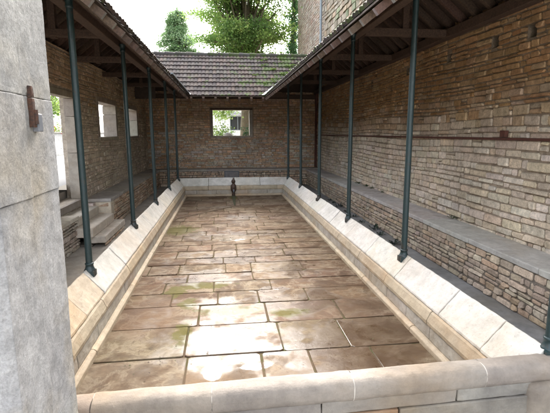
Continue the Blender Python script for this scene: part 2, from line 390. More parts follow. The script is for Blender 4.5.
# ------------------------------------------------------------------ the basin
basin = thing('washing_basin', (.3, 7.4, ZW), 'long pale limestone washing basin with sloping white coping slabs around a stone floor', 'basin')
def side(which):
    def P(d, t, z): return {'R': (XR - d, t, z), 'L': (XL + d, t, z), 'B': (t, YB - d, z)}[which]
    return P
def t_lim(which, d):
    return {'R': (2.235, YB - d), 'L': (2.12, YB - d), 'B': (XL + d, XR - d)}[which]
SLAB = [(0, -1.46), (0, -1.305), (.02, -1.292), (.195, -1.49), (.200, -1.508), (.17, -1.55)]
def coping(which, joints):
    P = side(which); lo0, hi0 = t_lim(which, 0)
    js = [lo0] + joints + [hi0]
    for i in range(len(js) - 1):
        a = []; b = []; dz = R.uniform(-.004, .004); dd = R.uniform(-.003, .003)
        for d, z in SLAB:
            lo, hi = t_lim(which, d)
            ta = lo if i == 0 else js[i] + .004; tb = hi if i == len(js) - 2 else js[i + 1] - .004
            if which == 'B': ta = max(ta, lo); tb = min(tb, hi)
            a.append(P(d + dd * (d > .01), ta, z + dz)); b.append(P(d + dd * (d > .01), tb, z + dz))
        m = MB()
        tint = jit((1, 1, 1), .035, .012)
        if which == 'L' and i == 0: tint = (.84, .68, .5)
        if which == 'L' and i == 1: tint = (.92, .80, .66)
        m.prism(a, b, tint) if which != 'L' else m.prism(b, a, tint)
        o = worn(m.build('coping_slab', M['coping'], basin, bevel=.007), 5, .012, .09)
        if which == 'L' and i < 1: o['label'] = 'ochre stained coping slab'
def strip(which, prof, segs, name, mat, gap=.003):
    P = side(which); m = MB(); lo0, hi0 = t_lim(which, 0)
    js = [lo0]
    while js[-1] < hi0 - segs[1] * 1.3: js.append(js[-1] + R.uniform(*segs))
    js.append(hi0)
    for i in range(len(js) - 1):
        a = []; b = []
        dd = R.uniform(-.0025, .0025)
        for d, z in prof:
            lo, hi = t_lim(which, d)
            a.append(P(d + dd, lo if i == 0 else js[i] + gap, z)); b.append(P(d + dd, hi if i == len(js) - 2 else js[i + 1] - gap, z))
        tint = jit((1, 1, 1), .05, .015)
        m.prism(a, b, tint) if which != 'L' else m.prism(b, a, tint)
    return worn(m.build(name, mat, basin, bevel=.006), 4, .010, .08)
jr = [2.62, 3.22, 4.16, 5.1]
while jr[-1] < 11.6: jr.append(jr[-1] + R.uniform(.85, 1.1))
coping('R', jr)
jl = [3.55, 4.1, 5.0]
while jl[-1] < 11.6: jl.append(jl[-1] + R.uniform(.85, 1.1))
coping('L', jl)
coping('B', [-.45, .3, 1.05])
for w in 'RLB':
    strip(w, [(.06, -1.55), (.165, -1.555), (.193, -1.515), (.212, -1.53), (.244, -1.60), (.243, -1.635), (.06, -1.635)], (.9, 1.1), 'rim', M['rim'])
    strip(w, [(.03, -1.637), (.238, -1.637), (.242, -1.75), (.03, -1.75)], (.42, .62), 'inner_wall', M['inner'])
    strip(w, [(.03, -1.752), (.262, -1.752), (.285, -1.77), (.290, -1.84), (.03, -1.84)], (1.2, 1.6), 'plinth', M['rim'])
    m = MB(); P = side(w); lo, hi = t_lim(w, 0.0)
    a = [P(d, lo, z) for d, z in ((.02, -1.47), (.15, -1.56), (.15, -1.9), (.02, -1.9))]
    b = [P(d, t_lim(w, d)[1], z) for d, z in ((.02, -1.47), (.15, -1.56), (.15, -1.9), (.02, -1.9))]
    m.prism(a, b, (.75, .7, .65)) if w != 'L' else m.prism(b, a, (.75, .7, .65))
    m.build('outer_wall', M['parapet'], basin)

# ---- near parapet: rolled coping stones on a low wall
par = thing('parapet_wall', (.4, 2.12, ZW), 'low weathered stone parapet with rolled coping closing the near end of the basin', 'parapet')
def SK(m):
    m.v = [(x, y + .036 * (x + .75), z) for x, y, z in m.v]; return m
pj = [-1.36, -.69, -.09, .68, 1.47, 2.45]
for i in range(len(pj) - 1):
    prof = []
    for k in range(14):
        a = math.radians(-60 + 300 * k / 13); prof.append((2.113 - .072 * math.sin(a) * 1.0, -1.398 + .068 * -math.cos(a) * -1.0))
    sg = lambda q: math.copysign(abs(q) ** .72, q)
    prof = [(2.108 + .080 * sg(math.cos(a)), -1.400 + .068 * sg(math.sin(a))) for a in [math.radians(-48 + 276 * k / 47) for k in range(48)]]
    m = MB(); dz = R.uniform(-.003, .003)
    m.prism([(pj[i + 1] - .0018, y, z + dz) for y, z in prof], [(pj[i] + .0018, y, z + dz) for y, z in prof], jit((.98, .95, .92), .06, .03))
    worn(SK(m).build('coping_stone', M['parapet'], par), 4, .012, .09)
    if i < 4:
        m = MB(); pr2 = [(2.113 + (y - 2.113) * 1.0 , z) for y, z in prof]
        m.prism([(pj[i + 1] + .0015, y, z - .0015) for y, z in pr2], [(pj[i + 1] - .0015, y, z - .0015) for y, z in pr2], (1.1, 1.1, 1.1)); worn(SK(m).build('mortar_joint', M['jamb'], par), 1, .012, .09)
m = MB(); us = [-1.36, -.4, .5, 1.3, 1.80]
for a, b in zip(us, us[1:]): m.box(a + .002, b - .002, 2.046, 2.16, -1.53, -1.452, jit((.95, .95, .95), .1, .03))
worn(SK(m).build('upper_course', M['parapet'], par, bevel=.006), 4, .012, .08)
m = MB(); us = [-1.36, -.75, -.1, .55, .95, 1.80]
for k, (a, b) in enumerate(zip(us, us[1:])): m.box(a + .002, b - .002, 2.038, 2.16, -1.86, -1.534, (1.0, .75, .55) if k == 3 else jit((.8, .78, .75), .1, .03))
worn(SK(m).build('lower_course', M['parapet'], par, bevel=.008), 4, .014, .08)
m = MB(); m.lathe((1.84, 2.09, -1.86), [(.105, 0), (.105, .36), (.098, .395), (.07, .408), (.0, .409)], 20, (.98, .93, .85)); SK(m).build('end_pier', M['parapet'], par)

# ------------------------------------------------------------------ iron posts
def mk_post(top):
    m = MB()
    m.tube([(0, 0, .0), (0, 0, 1.2), (0, 0, top)], [.032, .031, .029], 16); sh = m
    fm = MB(); fm.lathe((0, 0, 0), [(.054, -.05), (.054, .006), (.052, .012), (.045, .02), (.038, .04), (.036, .06), (.041, .064), (.041, .076), (.033, .08)], 18)
    fm.box(-.05, .05, -.05, .05, -.055, .002)
    cp = MB(); cp.lathe((0, 0, top - .1), [(.030, 0), (.036, .01), (.036, .02), (.031, .03), (.035, .07), (.044, .09), (.044, .10)], 16)
    return sh, fm, cp
ORD = ['first', 'second', 'third', 'fourth', 'fifth']
def posts(x, top, ks, word, off):
    root = None
    x_ = x
    for k in ks:
        y = POSTS[k] + off + (.055 if k == 0 else 0); x = x_ + (.065 if k == 0 else 0)
        lab = f'dark green iron post on the {word} coping, {ORD[k-1]} from the pillar end' if k else 'dark green iron post foot at the corner of the near parapet'
        if k == 5: lab = f'dark green iron post at the far corner of the {word} coping'
        if root is None:
            root = thing('iron_post', (x, y, -1.315), lab, 'post', 'iron posts carrying the eaves')
            for nm, mm in zip(('shaft', 'foot', 'capital'), mk_post(top)):
                mm.v = [(a + x, b + y, c - 1.315) for a, b, c in mm.v]; mm.build(nm, M['iron'], root)
        else:
            c = copy_tree(root); c.rotation_euler = (R.uniform(-.004, .004), R.uniform(-.004, .004), R.uniform(-.3, .3)); c.location = (x, y, -1.315 + H); c['label'] = lab
posts(1.903, 2.72, (1, 2, 3, 4, 5, 0), 'right', 0)
posts(-1.318, 2.50, range(1, 6), 'left', -.08)

# ------------------------------------------------------------------ roofs
SL = .80; ZE = 1.05; EL, ER, EB = -.925, 1.195, 12.33
RL = dict(ridge=-2.2); RRx = 2.68; RBy = 14.03; ZRB = ZE + SL * (RBy - EB)
def zL(x): return ZE + SL * min(EL - x, x - (2 * RL['ridge'] - EL))
def zR(x): return ZE + SL * min(x - ER, 2 * RRx - ER - x)
def zB(y): return min(ZE + SL * (y - EB), ZRB - .5 * (y - RBy))
tpal = ((.047, .034, .030), (.056, .040, .034), (.040, .030, .028), (.066, .046, .038), (.036, .028, .027), (.058, .048, .040))
def tile_field(m, fpos, u0, u1, v1, keep, pitch=.105, row=.255, ns=6):
    """interlocking tiles: fpos(u, v, lift) -> point, v runs up the slope"""
    nr = max(1, round(v1 / row)); row = v1 / nr; nc = int((u1 - u0) / pitch)
    for r in range(nr):
        va, vb = r * row, (r + 1) * row + (.03 if r < nr - 1 else 0)
        for c in range(nc):
            ua = u0 + c * pitch
            if not keep(ua + pitch / 2, (va + vb) / 2): continue
            col = jit(R.choice(tpal), .25, .05); dl = R.uniform(0, .008) + (.010 if R.random() < .02 else 0); sv = R.gauss(0, .003)
            vs = []
            for s in range(ns + 1):
                a = s / ns; w = .016 * abs(math.sin(math.pi * a)) ** .8
                vs.append(fpos(ua + a * pitch, va + sv, .034 + w + dl))
            for s in range(ns + 1):
                a = s / ns; w = .016 * abs(math.sin(math.pi * a)) ** .8
                vs.append(fpos(ua + a * pitch, vb, .012 + w))
            for s in range(ns + 1):
                vs.append(fpos(ua + s / ns * pitch, va + sv, .0 + .012))
            n = ns + 1
            fs = [(s, s + 1, n + s + 1, n + s) for s in range(ns)] + [(2 * n + s, 2 * n + s + 1, s + 1, s) for s in range(ns)]
            m.add(vs, fs, col)
def ridge_tiles(m, pts0, pts1, n):
    a, b = V(pts0), V(pts1)
    for i in range(n):
        p = a.lerp(b, i / n); q = a.lerp(b, (i + 1.12) / n)
        m.tube([p + V((0, 0, .0)), q - V((0, 0, .012))], [.078, .066], 10, jit(R.choice(((.06, .052, .048), (.05, .046, .04), (.045, .05, .028))), .25), True)
cosS = 1 / math.sqrt(1 + SL * SL)
nrm = SL * cosS
def side_roof(name, sx, E, ridge, zf, wallx, plate_x, label, wplate_x):
    """gable roof over a side gallery; sx = -1 for the roof whose eave faces +x"""
    run = abs(ridge - E); ln = run / cosS
    root = thing(name, (ridge, 8, ZE), label, 'roof', 'tiled roofs around the basin')
    y0, y1 = 1.9, WB
    def inner(u, v, l): return (E + sx * (v * cosS - l * nrm), u, ZE - .05 + v * nrm + l * cosS)
    def outer(u, v, l): return (2 * ridge - E - sx * (v * cosS - l * nrm), u, ZE - .05 + v * nrm + l * cosS)
    m = MB(); keep = lambda u, v: u < EB or ZE + v * nrm > zB(u) - .02
    tile_field(m, inner, y0, y1, ln, keep)
    tile_field(m, outer, y0, y1, min(ln, ln if sx < 0 else ln - (2 * ridge - E - wallx) / cosS), keep) if sx < 0 else tile_field(m, lambda u, v, l: outer(u, v + (2 * ridge - E - wallx) / cosS, l), y0, y1, ln - (2 * ridge - E - wallx) / cosS, keep)
    m.build('tiles', M['tile'], root)
    m = MB(); ridge_tiles(m, (ridge, y0, ZE + run * SL - .02), (ridge, 14.0, ZE + run * SL + .0), 34); m.build('ridge_tiles', M['tile'], root)
    # boarding under the tiles (thin slab), clipped along the valley
    m = MB(); zt = ZE - .05
    def brd(xa, za, xb, zb):
        yE = lambda x: (EB + abs(x - E)) if abs(x - E) < 1.75 else 14.05
        ya, yb = max(EB, min(14.05, yE(xa))), max(EB, min(14.05, yE(xb)))
        m.prism([(xa, y0, za), (xb, y0, zb), (xb, y0, zb - .018), (xa, y0, za - .018)], [(xa, ya, za), (xb, yb, zb), (xb, yb, zb - .018), (xa, ya, za - .018)])
    brd(E, zt + .006, ridge, zt + .006 + run * SL)
    far = 2 * ridge - E if sx < 0 else wallx
    brd(ridge, zt + .006 + run * SL, far, zt + .006 + run * SL - abs(far - ridge) * SL)
    m.build('boarding', M['board'], root)
    # rafters with bleached tails
    rt = ZE - .05 - .014 - .05 / cosS
    y = y0 + .15; n = 0
    while y < EB + 1.5:
        st = max(0, y - EB + .05) if y > EB else -.02
        if st < run - .1:
            k = (st) * SL
            m = MB(); tint = jit((1, 1, 1), .2)
            a = V((E + sx * st, y, rt + st * SL)); b = V((ridge, y, rt + run * SL))
            m.bar(a, b, .045, .062, tint)
            e = m.build('rafter', [M['wood'], M['endgrain']], root)
            e.data.polygons[0].material_index = 1; e.data.polygons[1].material_index = 0
            m = MB(); m.bar(b, (far, y, rt + run * SL - abs(far - ridge) * SL), .06, .095, tint); m.build('rafter', M['wood'], root)
        y += .332
    # posts' plate, wall plate, ridge beam, tie beams
    zp = rt + abs(plate_x - E) * SL - .05 / cosS
    m = MB(); m.box(plate_x - .06, plate_x + .06, y0, 14.0, zp - .11, zp - .003); m.build('eave_plate', M['wood'], root, bevel=.008)
    zw = rt + run * SL - abs(wplate_x - ridge) * SL - .05 / cosS
    m = MB(); m.box(wplate_x - .06, wplate_x + .06, y0, WB - .02, zw - .13, zw - .003); m.build('wall_plate', M['wood'], root, bevel=.008)
    m = MB(); m.box(ridge - .04, ridge + .04, y0, 14.0, rt + run * SL - .20, rt + run * SL - .055); m.build('ridge_beam', M['wood'], root, bevel=.006)
    for k in range(6):
        yy = POSTS[k] - (.08 if sx < 0 else 0)
        m = MB(); xa, xb = sorted((plate_x + sx * (-.02 if sx < 0 else .065), wplate_x)); zt2 = zp + .004
        m.box(xa, xb, yy - .05, yy + .05, zt2 + (.0 if sx < 0 else -.125), zt2 + (.10 if sx < 0 else -.02)); m.build('tie_beam', M['wood'], root, bevel=.008)
        m = MB(); m.bar((ridge, yy, zt2 - .02), (ridge, yy, rt + run * SL - .2), .09, .09, up=(0, 1, 0)); m.build('king_post', M['wood'], root, bevel=.006)
    return root
left_roof = side_roof('gallery_roof', -1, EL, RL['ridge'], zL, WL, -1.425, 'dark timber roof of brown tiles above the gallery with the doorway and steps', WL - .13)
right_roof = side_roof('gallery_roof', 1, ER, RRx, zR, WR - .02, 2.01, 'dark timber roof of brown tiles against the tall stone wall', WR - .09)
# back roof
broot = thing('gallery_roof', (.3, RBy, ZE), 'mossy brown tiled roof across the far end of the basin', 'roof', 'tiled roofs around the basin')
m = MB(); lnB = (RBy - EB) / cosS
def keepB(u, v):
    y = EB + v * cosS
    if u < EL: return zB(y) >= zL(u) - .02
    if u > ER: return zB(y) >= zR(u) - .02
    return True
tile_field(m, lambda u, v, l: (u, EB + v * cosS - l * nrm, ZE - .05 + v * nrm + l * cosS), -2.99, WR + .02, lnB, keepB, row=.22)
lr = (WB + .55 - RBy)
m.add([(-3.0, RBy, ZRB - .03), (WR + .1, RBy, ZRB - .03), (WR + .1, RBy + lr, ZRB - .03 - .5 * lr), (-3.0, RBy + lr, ZRB - .03 - .5 * lr)], [(0, 1, 2, 3)], (.15, .11, .11))
m.build('tiles', M['tile'], broot)
m = MB(); ridge_tiles(m, (-3.0, RBy, ZRB - .03), (WR, RBy, ZRB - .03), 20); m.build('ridge_tiles', M['tile'], broot)
m = MB(); zt = ZE - .044
m.prism([(EL, EB, zt), (EL, EB, zt - .018), (-2.0, EB + 1.11, zt - .018 + 1.11 * SL), (-2.6, RBy, zt - .018 + 1.7 * SL), (-2.6, RBy, zt + 1.7 * SL), (-2.0, EB + 1.11, zt + 1.11 * SL)],
        [(ER, EB, zt), (ER, EB, zt - .018), (2.3, EB + 1.053, zt - .018 + 1.053 * SL), (2.95, RBy, zt - .018 + 1.7 * SL), (2.95, RBy, zt + 1.7 * SL), (2.3, EB + 1.053, zt + 1.053 * SL)])
m.add([(-3, RBy, zt + 1.7 * SL), (WR, RBy, zt + 1.7 * SL), (WR, RBy + lr, zt + 1.7 * SL - .5 * lr), (-3, RBy + lr, zt + 1.7 * SL - .5 * lr)], [(0, 1, 2, 3)])
m.build('boarding', M['board'], broot)
rt = ZE - .05 - .014 - .05 / cosS
for i in range(7):
    x = EL + .08 + i * .33
    m = MB(); m.bar((x, EB - .02, rt - .016), (x, RBy, rt + 1.7 * SL), .06, .095, jit((1, 1, 1), .2)); e = m.build('rafter', M['wood'], broot)
zp = rt + (12.69 - EB) * SL - .05 / cosS
m = MB(); m.box(-1.25, 1.84, 12.63, 12.75, zp - .13, zp - .004); m.build('eave_plate', M['wood'], broot, bevel=.008)
m = MB(); m.box(-2.6, WR - .05, WB - .10, WB - .012, 1.20, 1.36); m.build('wall_plate', M['wood'], broot, bevel=.008)
for x in (EL, ER):
    s = -1 if x < 0 else 1
    m = MB(); a = V((x, EB, ZE + .01)); b = V((x + s * 1.1, EB + 1.1, ZE + .01 + 1.1 * SL))
    m.bar(a + V((-s * .05, -.05, -.02)), b, .16, .012, up=(0, 0, 1)); m.build('valley_flashing', M['zinc'], broot)
m = MB(); gp = [(12.7, 1.40), (RBy, zt + 1.7 * SL - .03), (16.3, zt + 1.7 * SL - .5 * 2.27 - .03), (16.3, 1.30)]
m.prism([(-2.94, y, z) for y, z in gp], [(-2.88, y, z) for y, z in gp]); m.box(-3.45, -2.05, 14.06, 14.10, 1.05, 2.30); m.build('gable_boarding', M['board'], broot)
# zinc strip along the last metres of the tiled verge
m = MB(); m.bar((EL + .028, 8.2, ZE + .012), (EL + .028, EB - .02, ZE + .012), .05, .02); m.build('eave_flashing', M['zinc'], left_roof)

# ------------------------------------------------------------------ walls
# right: tall stone flank, pale squared rubble below, brown thin rubble under the roof
LR = WB + .1 - 1.6; LH = 14.75 - 1.6
holesR = [(5.35 - 1.6 - .06, 5.35 - 1.6 + .08, 1.05, 1.20), (4.67 - 1.6 - .05, 4.67 - 1.6 + .09, 1.04, 1.19), (6.47 - 1.6 - .05, 6.47 - 1.6 + .08, 1.05, 1.17), (7.95 - 1.6 - .05, 7.95 - 1.6 + .09, 1.04, 1.18), (9.9 - 1.6, 10.02 - 1.6, 1.04, 1.16)]
def colR(u, z):
    k = min(1, max(0, (z + .05 + R.uniform(-.25, .25)) / .55))
    a = R.choice(((.60, .52, .42), (.53, .455, .365), (.64, .58, .49), (.57, .46, .33), (.48, .41, .33), (.63, .57, .50), (.60, .48, .35)))
    b = R.choice(((.46, .30, .165), (.38, .24, .135), (.51, .35, .20), (.42, .26, .14), (.47, .26, .12), (.53, .40, .26)))
    if z > 2.2:
        k = 1; b = R.choice(((.27, .23, .18), (.23, .19, .145), (.31, .27, .22), (.21, .175, .13), (.17, .185, .11), (.28, .21, .15)))
    if .3 < z < .55 and R.random() < .07: b = (.36, .17, .08); k = .8
    mu = (.60, .495, .375), (.47, .285, .14)
    return jit(tuple((a[i] * .5 + mu[0][i] * .5) * (1 - k) + (b[i] * .5 + (mu[1][i] if z < 2.2 else b[i]) * .5) * k for i in range(3)), .10, .03)
rw = thing('stone_wall', (WR, 8, ZW), 'tall rubble wall behind the long bench, pale below and brown under the roof', 'wall')
m = MB(); O = (WR, 1.6, 0)
masonry(m, O, (0, 1, 0), (-1, 0, 0), LR, ZW, 1.75, holesR, lambda z: (.055, .135) if z < .2 else (.042, .10), lambda z: (.11, .44) if z < .2 else (.10, .38), colR, gap=.006, dep=(.002, .036), wob=.025)
masonry(m, O, (0, 1, 0), (-1, 0, 0), LH, 1.75, 8.0, [], (.11, .2), (.2, .5), colR, dep=(.01, .05), gap=.014)
m.build('stonework', M['rubble'], rw)
m = MB(); wall_core(m, (WR, 1.6, 0), (0, 1, 0), (-1, 0, 0), LR, ZW - .02, 1.75, holesR, .5, (.30, .24, .18)); wall_core(m, (WR, 1.6, 0), (0, 1, 0), (-1, 0, 0), LH, 1.751, 8.0, [], .5, (.30, .24, .18)); m.build('mortar_core', M['mortar'], rw)
m = MB()
for a, b, c, e in holesR: m.box(WR + .18, WR + .2, 1.6 + a - .02, 1.6 + b + .02, c - .02, e + .02, (.05, .04, .03))
m.build('putlog_hole_back', M['mortar'], rw)

# tall house flank beyond
hs = thing('stone_house', (WR, 17.5, ZG), 'tall pinkish stone house rising behind the far roof with a drainpipe on its corner', 'house')
m = MB(); hp = pal((.26, .20, .16), (.29, .235, .19), (.235, .175, .14), (.31, .27, .23), (.25, .17, .13), (.28, .22, .17))
HX = WR - .03
masonry(m, (HX, 14.75, 0), (0, 1, 0), (-1, 0, 0), 5.25, 1.6, 9.0, [], (.07, .12), (.16, .36), hp, gap=.012, dep=(.004, .018))
masonry(m, (HX, 14.75, 0), (1, 0, 0), (0, -1, 0), .6, 1.6, 9.0, [], (.2, .3), (.3, .6), pal((.36, .33, .29), (.32, .29, .26)), gap=.01, dep=(.004, .012))
m.build('stonework', M['rubble'], hs)
m = MB(); m.box(HX, HX + 6, 14.75, 20.0, 1.6, 9.0, (.42, .38, .33)); m.box(WR + .45, HX + 6, 16.4, 20.0, ZG - .1, 1.6, (.42, .38, .33)); m.box(HX, WR + .45, 16.4, 20.0, ZG - .1, 1.6, (.42, .38, .33)); m.build('mortar_core', M['mortar'], hs)
m = MB(); m.prism([(HX - .3, 14.5, 8.9), (HX + 6.3, 14.5, 8.9), (HX + 3, 14.5, 11)], [(HX - .3, 20.3, 8.9), (HX + 6.3, 20.3, 8.9), (HX + 3, 20.3, 11)], (.17, .12, .12)); m.build('roof', M['tile'], hs)
m = MB(); m.tube([(HX - .10, 14.9, 1.75), (HX - .10, 14.9, 8.8)], .042, 12)
for z in (2.6, 3.7, 4.8, 5.9, 7): m.tube([(HX - .10, 14.9, z), (HX - .10, 14.9, z + .05)], .052, 12)
m.build('drainpipe', M['zinc'], hs)

# left wall with doorway and two windows
TL = .27
LL = WB - 1.75
door = (7.12 - 1.75, 8.47 - 1.75, -1.20, .72); win1 = (9.91 - 1.75, 11.47 - 1.75, -.08, .68); win2 = (12.64 - 1.75, 14.17 - 1.75, -.08, .69)
HO = [door, win1, win2]
def grow(h, d): return (h[0] - d, h[1] + d, h[2] - d * .7, h[3] + d * .8)
lw = thing('stone_wall', (WL, 9, ZW), 'brown rubble wall with an open doorway and two unglazed windows', 'wall')
cL0 = pal((.55, .46, .36), (.60, .51, .41), (.50, .42, .325), (.63, .55, .45), (.57, .48, .38)); cL1 = pal((.54, .40, .27), (.58, .44, .30), (.50, .36, .235))
def cL(u=0, z=0): return cL1() if z > .55 + R.uniform(-.2, .2) else cL0()
m = MB()
masonry(m, (WL, 1.75, 0), (0, 1, 0), (1, 0, 0), LL, ZW, 1.42, [(door[0] - .05, door[1] + .02, door[2] - .08, door[3] + .02), grow(win1, .09), grow(win2, .09)], (.04, .10), (.09, .34), cL, gap=.006, dep=(.004, .03), wob=.02)
m.build('stonework', M['rubble'], lw)
m = MB(); masonry(m, (WL - TL, WB, 0), (0, -1, 0), (-1, 0, 0), LL, ZG - .05, 1.1, [(LL - h[1] - .09, LL - h[0] + .09, h[2] - .07, h[3] + .08) for h in HO], (.07, .13), (.18, .4), cL, gap=.012); m.build('outer_stonework', M['rubble'], lw)
m = MB(); wall_core(m, (WL, 1.75, 0), (0, 1, 0), (1, 0, 0), LL, ZW - .02, 1.42, HO, TL, (.46, .40, .33)); m.build('mortar_core', M['mortar'], lw)
def surround(par_, O, U, N, h, th, name, mat, w=.10, proud=.022, lin=.12, sillh=.07, back=.03, blkh=(.45, .6)):
    """dressed stones lining an opening: quoin blocks, lintel, sill"""
    O, U, N = V(O), V(U), V(N); Z = V((0, 0, 1)); m = MB()
    def blk(u0, u1, z0, z1, d0, d1, c):
        vs = [O + U * u + Z * z + N * d for d in (d0, d1) for u, z in ((u0, z0), (u1, z0), (u1, z1), (u0, z1))]
        m.add(vs, [(0, 3, 2, 1), (4, 5, 6, 7), (0, 1, 5, 4), (1, 2, 6, 5), (2, 3, 7, 6), (3, 0, 4, 7)], c)
    a, b, c, e = h
    for (u0, u1) in ((a - w, a + .03), (b - .03, b + w)):
        z = c
        while z < e - .01:
            hh = min(R.uniform(*blkh), e - z)
            if e - z - hh < .2: hh = e - z
            k = R.uniform(0, .04)
            blk(u0 - (k if u0 < a - .05 else 0), u1 + (k if u1 > b + .05 else 0), z + .003, z + hh - .003, -th - back, proud, jit((1, 1, 1), .10, .03)); z += hh
    blk(a - w, b + w, e + .002, e + lin, -th - back, proud + .004, jit((.9, .87, .82), .08))
    blk(a - w * .8, b + w * .8, c - sillh, c - .002, -th - back - .02, proud + .02, jit((.95, .94, .92), .05))
    return m.build(name, mat, par_, bevel=.006)
ol = ((WL, 1.75, 0), (0, 1, 0), (1, 0, 0))
surround(lw, *ol, win1, TL, 'window_surround', M['jamb'], .08)
surround(lw, *ol, win2, TL, 'window_surround', M['jamb'], .08)
surround(lw, *ol, (door[0] + .13, door[1] - .13, door[2], door[3] - .10), .12, 'door_surround', M['jamb'], .125, sillh=.12, lin=.11, blkh=(.6, .95))

# back wall with a small window
bw = thing('stone_wall', (.3, WB, ZW), 'reddish brown far wall with one small window under the mossy roof', 'wall')
LB = WR - .04 - (WL - TL); ob = (WL - TL, WB, 0)
wb = (-.41 - ob[0], 1.05 - ob[0], -.10, .815)
def colB(u, z):
    if z < .1 and R.random() < .35: return jit((.6, .53, .44), .2)
    return jit(R.choice(((.62, .40, .255), (.64, .45, .31), (.58, .37, .235), (.66, .49, .35), (.63, .40, .24), (.61, .45, .32))), .16)
m = MB(); masonry(m, ob, (1, 0, 0), (0, -1, 0), LB, ZW, 1.6, [(wb[0] - .05, wb[1] + .05, wb[2] - .05, wb[3] + .10)], (.045, .095), (.10, .32), colB, gap=.006, dep=(.004, .024), wob=.018)
m.build('stonework', M['rubble'], bw)
m = MB(); wall_core(m, ob, (1, 0, 0), (0, -1, 0), LB, ZW - .02, 1.6, [wb], .42, (.36, .27, .2)); m.build('mortar_core', M['mortar'], bw)
m = MB()
a, b = -.41, 1.05
m.box(a - .02, a + .05, WB - .03, WB + .44, wb[2], wb[3], (.8, .76, .72)); m.box(b - .09, b + .02, WB - .03, WB + .44, wb[2], wb[3], (1.1, 1.1, 1.1)); m.box(a - .04, b + .04, WB - .05, WB + .45, wb[2] - .06, wb[2] - .002, (1, .95, .9))
m.build('window_surround', M['jamb'], bw, bevel=.006)
m = MB(); m.box(a - .03, b + .02, WB - .022, WB + .40, wb[3] + .003, wb[3] + .06); m.build('lintel', M['wood'], bw, bevel=.006)

# ------------------------------------------------------------------ benches
def bench(label, O, U, N, L, depth, top, colf, joints=(.8, 1.3), th=.065, slabm='slab', base=None, close=True):
    O, U, N = V(O), V(U), V(N); base = ZW if base is None else base
    c = O + U * L / 2
    root = thing('stone_bench', (c.x, c.y, ZW), label, 'bench', 'stone benches along the walls')
    F = O + N * (depth - .035)
    m = MB(); masonry(m, F, U, N, L, base, top - th - .002, [], (.04, .095), (.09, .32), colf, gap=.006, dep=(.004, .032))
    if close:   # end faces
        masonry(m, O, N, -U, depth - .035, base, top - th - .002, [], (.06, .1), (.14, .3), colf, gap=.01)
    m.build('base_wall', M['rubble'], root)
    m = MB(); vs = [O + U * u + N * d + V((0, 0, z)) for z in (base - .02, top - th - .003) for u, d in ((0, .003), (L, .003), (L, depth - .035), (0, depth - .035))]
    m.add(vs, [(0, 1, 2, 3), (4, 5, 6, 7), (0, 1, 5, 4), (1, 2, 6, 5), (2, 3, 7, 6), (3, 0, 4, 7)], (.18, .15, .12)); m.build('mortar_core', M['mortar'], root)
    m = MB(); u = -.02
    while u < L - .02:
        w = R.uniform(*joints)
        if L - u - w < .4: w = L - u
        d1 = depth + R.uniform(-.006, .006); z1 = top + R.uniform(-.004, .004)
        vs = [O + U * uu + N * d + V((0, 0, z)) for z in (top - th, z1) for uu, d in ((u + .003, .012), (u + w - .003, .012), (u + w - .003, d1), (u + .003, d1))]
        m.add(vs, [(0, 1, 2, 3)[::-1], (4, 5, 6, 7), (0, 1, 5, 4), (1, 2, 6, 5), (2, 3, 7, 6), (3, 0, 4, 7)], jit((1, 1, 1), .10, .02)); u += w
    worn(m.build('seat_slab', M[slabm], root, bevel=.010), 4, .012, .1)
    return root
cBench = pal((.48, .385, .285), (.42, .335, .25), (.52, .43, .325), (.46, .34, .235), (.39, .31, .24))
cBr = pal((.52, .365, .255), (.57, .42, .30), (.47, .325, .22), (.6, .48, .36))
bench('long stone bench with grey slab top below the rusty rail', (WR, WB - .62, 0), (0, -1, 0), (-1, 0, 0), WB - .62 - 1.7, .50, -1.28, cBench, close=False)
lb = bench('stone bench with grey slab top below the two windows', (WL, 8.60, 0), (0, 1, 0), (1, 0, 0), WB - .62 - 8.60, .49, -1.245, cBr)
m = MB(); m.box(WL + .47 - .28, WL + .487, 8.575, 8.80, -1.60, -1.313, (1, .97, .9)); m.build('corner_block', M['step'], lb, bevel=.012)
bench('stone bench with pale slab edge across the far wall', (WL + .02, WB, 0), (1, 0, 0), (0, -1, 0), WR - WL - .05, .60, -1.26, cBr, slabm='jamb')
bench('rubble bench with pale slabs on the pillar side of the steps', (WL, 1.9, 0), (0, 1, 0), (1, 0, 0), 7.20 - 1.9, .33, -1.31, pal((.56, .48, .39), (.61, .53, .44), (.5, .42, .34), (.64, .58, .5)), slabm='step', close=False)

# ---- steps
st = thing('stone_steps', (-2.3, 7.9, ZW), 'worn stone steps coming down from the doorway to the gallery floor', 'steps')
for (x0, x1, y0, y1, z0, z1) in ((-2.20, -1.965, 7.20, 8.66, -1.785, -1.668), (-2.42, -2.12, 7.08, 8.48, -1.663, -1.51), (WL + .01, -2.38, 7.21, 8.42, -1.508, -1.355)):
    m = MB(); m.box(x0, x1, y0, y1, z0, z1, jit((1, 1, 1), .06, .02)); worn(m.build('step', M['step'], st, bevel=.015), 4, .016, .1)
m = MB()
masonry(m, (-1.98, 7.22, 0), (0, 1, 0), (1, 0, 0), 1.4, ZW, -1.79, [], (.025, .04), (.1, .25), cBr)
m.box(-2.6, -2.18, 7.22, 8.55, ZW, -1.81, (.14, .12, .1)); m.build('riser_wall', M['mortar'], st)
m = MB(); m.box(WL + .012, WL + .2, 8.42, 8.57, -1.85, -1.312, (.6, .5, .45)); m.build('infill', M['rubble'], st, bevel=.012)
# steps up to the street outside the doorway
so = thing('stone_steps', (-3.25, 7.85, -1.2), 'pale steps outside the doorway leading up to the street', 'steps')
m = MB(); m.box(-3.32, -2.99, 6.9, 8.75, -1.32, -1.08, (.95, .95, .95)); m.build('step', M['jamb'], so, bevel=.012)
m = MB(); m.box(-3.70, -3.325, 6.8, 8.9, -1.3, -.93, (1.05, 1.05, 1.08)); m.build('step', M['jamb'], so, bevel=.012)

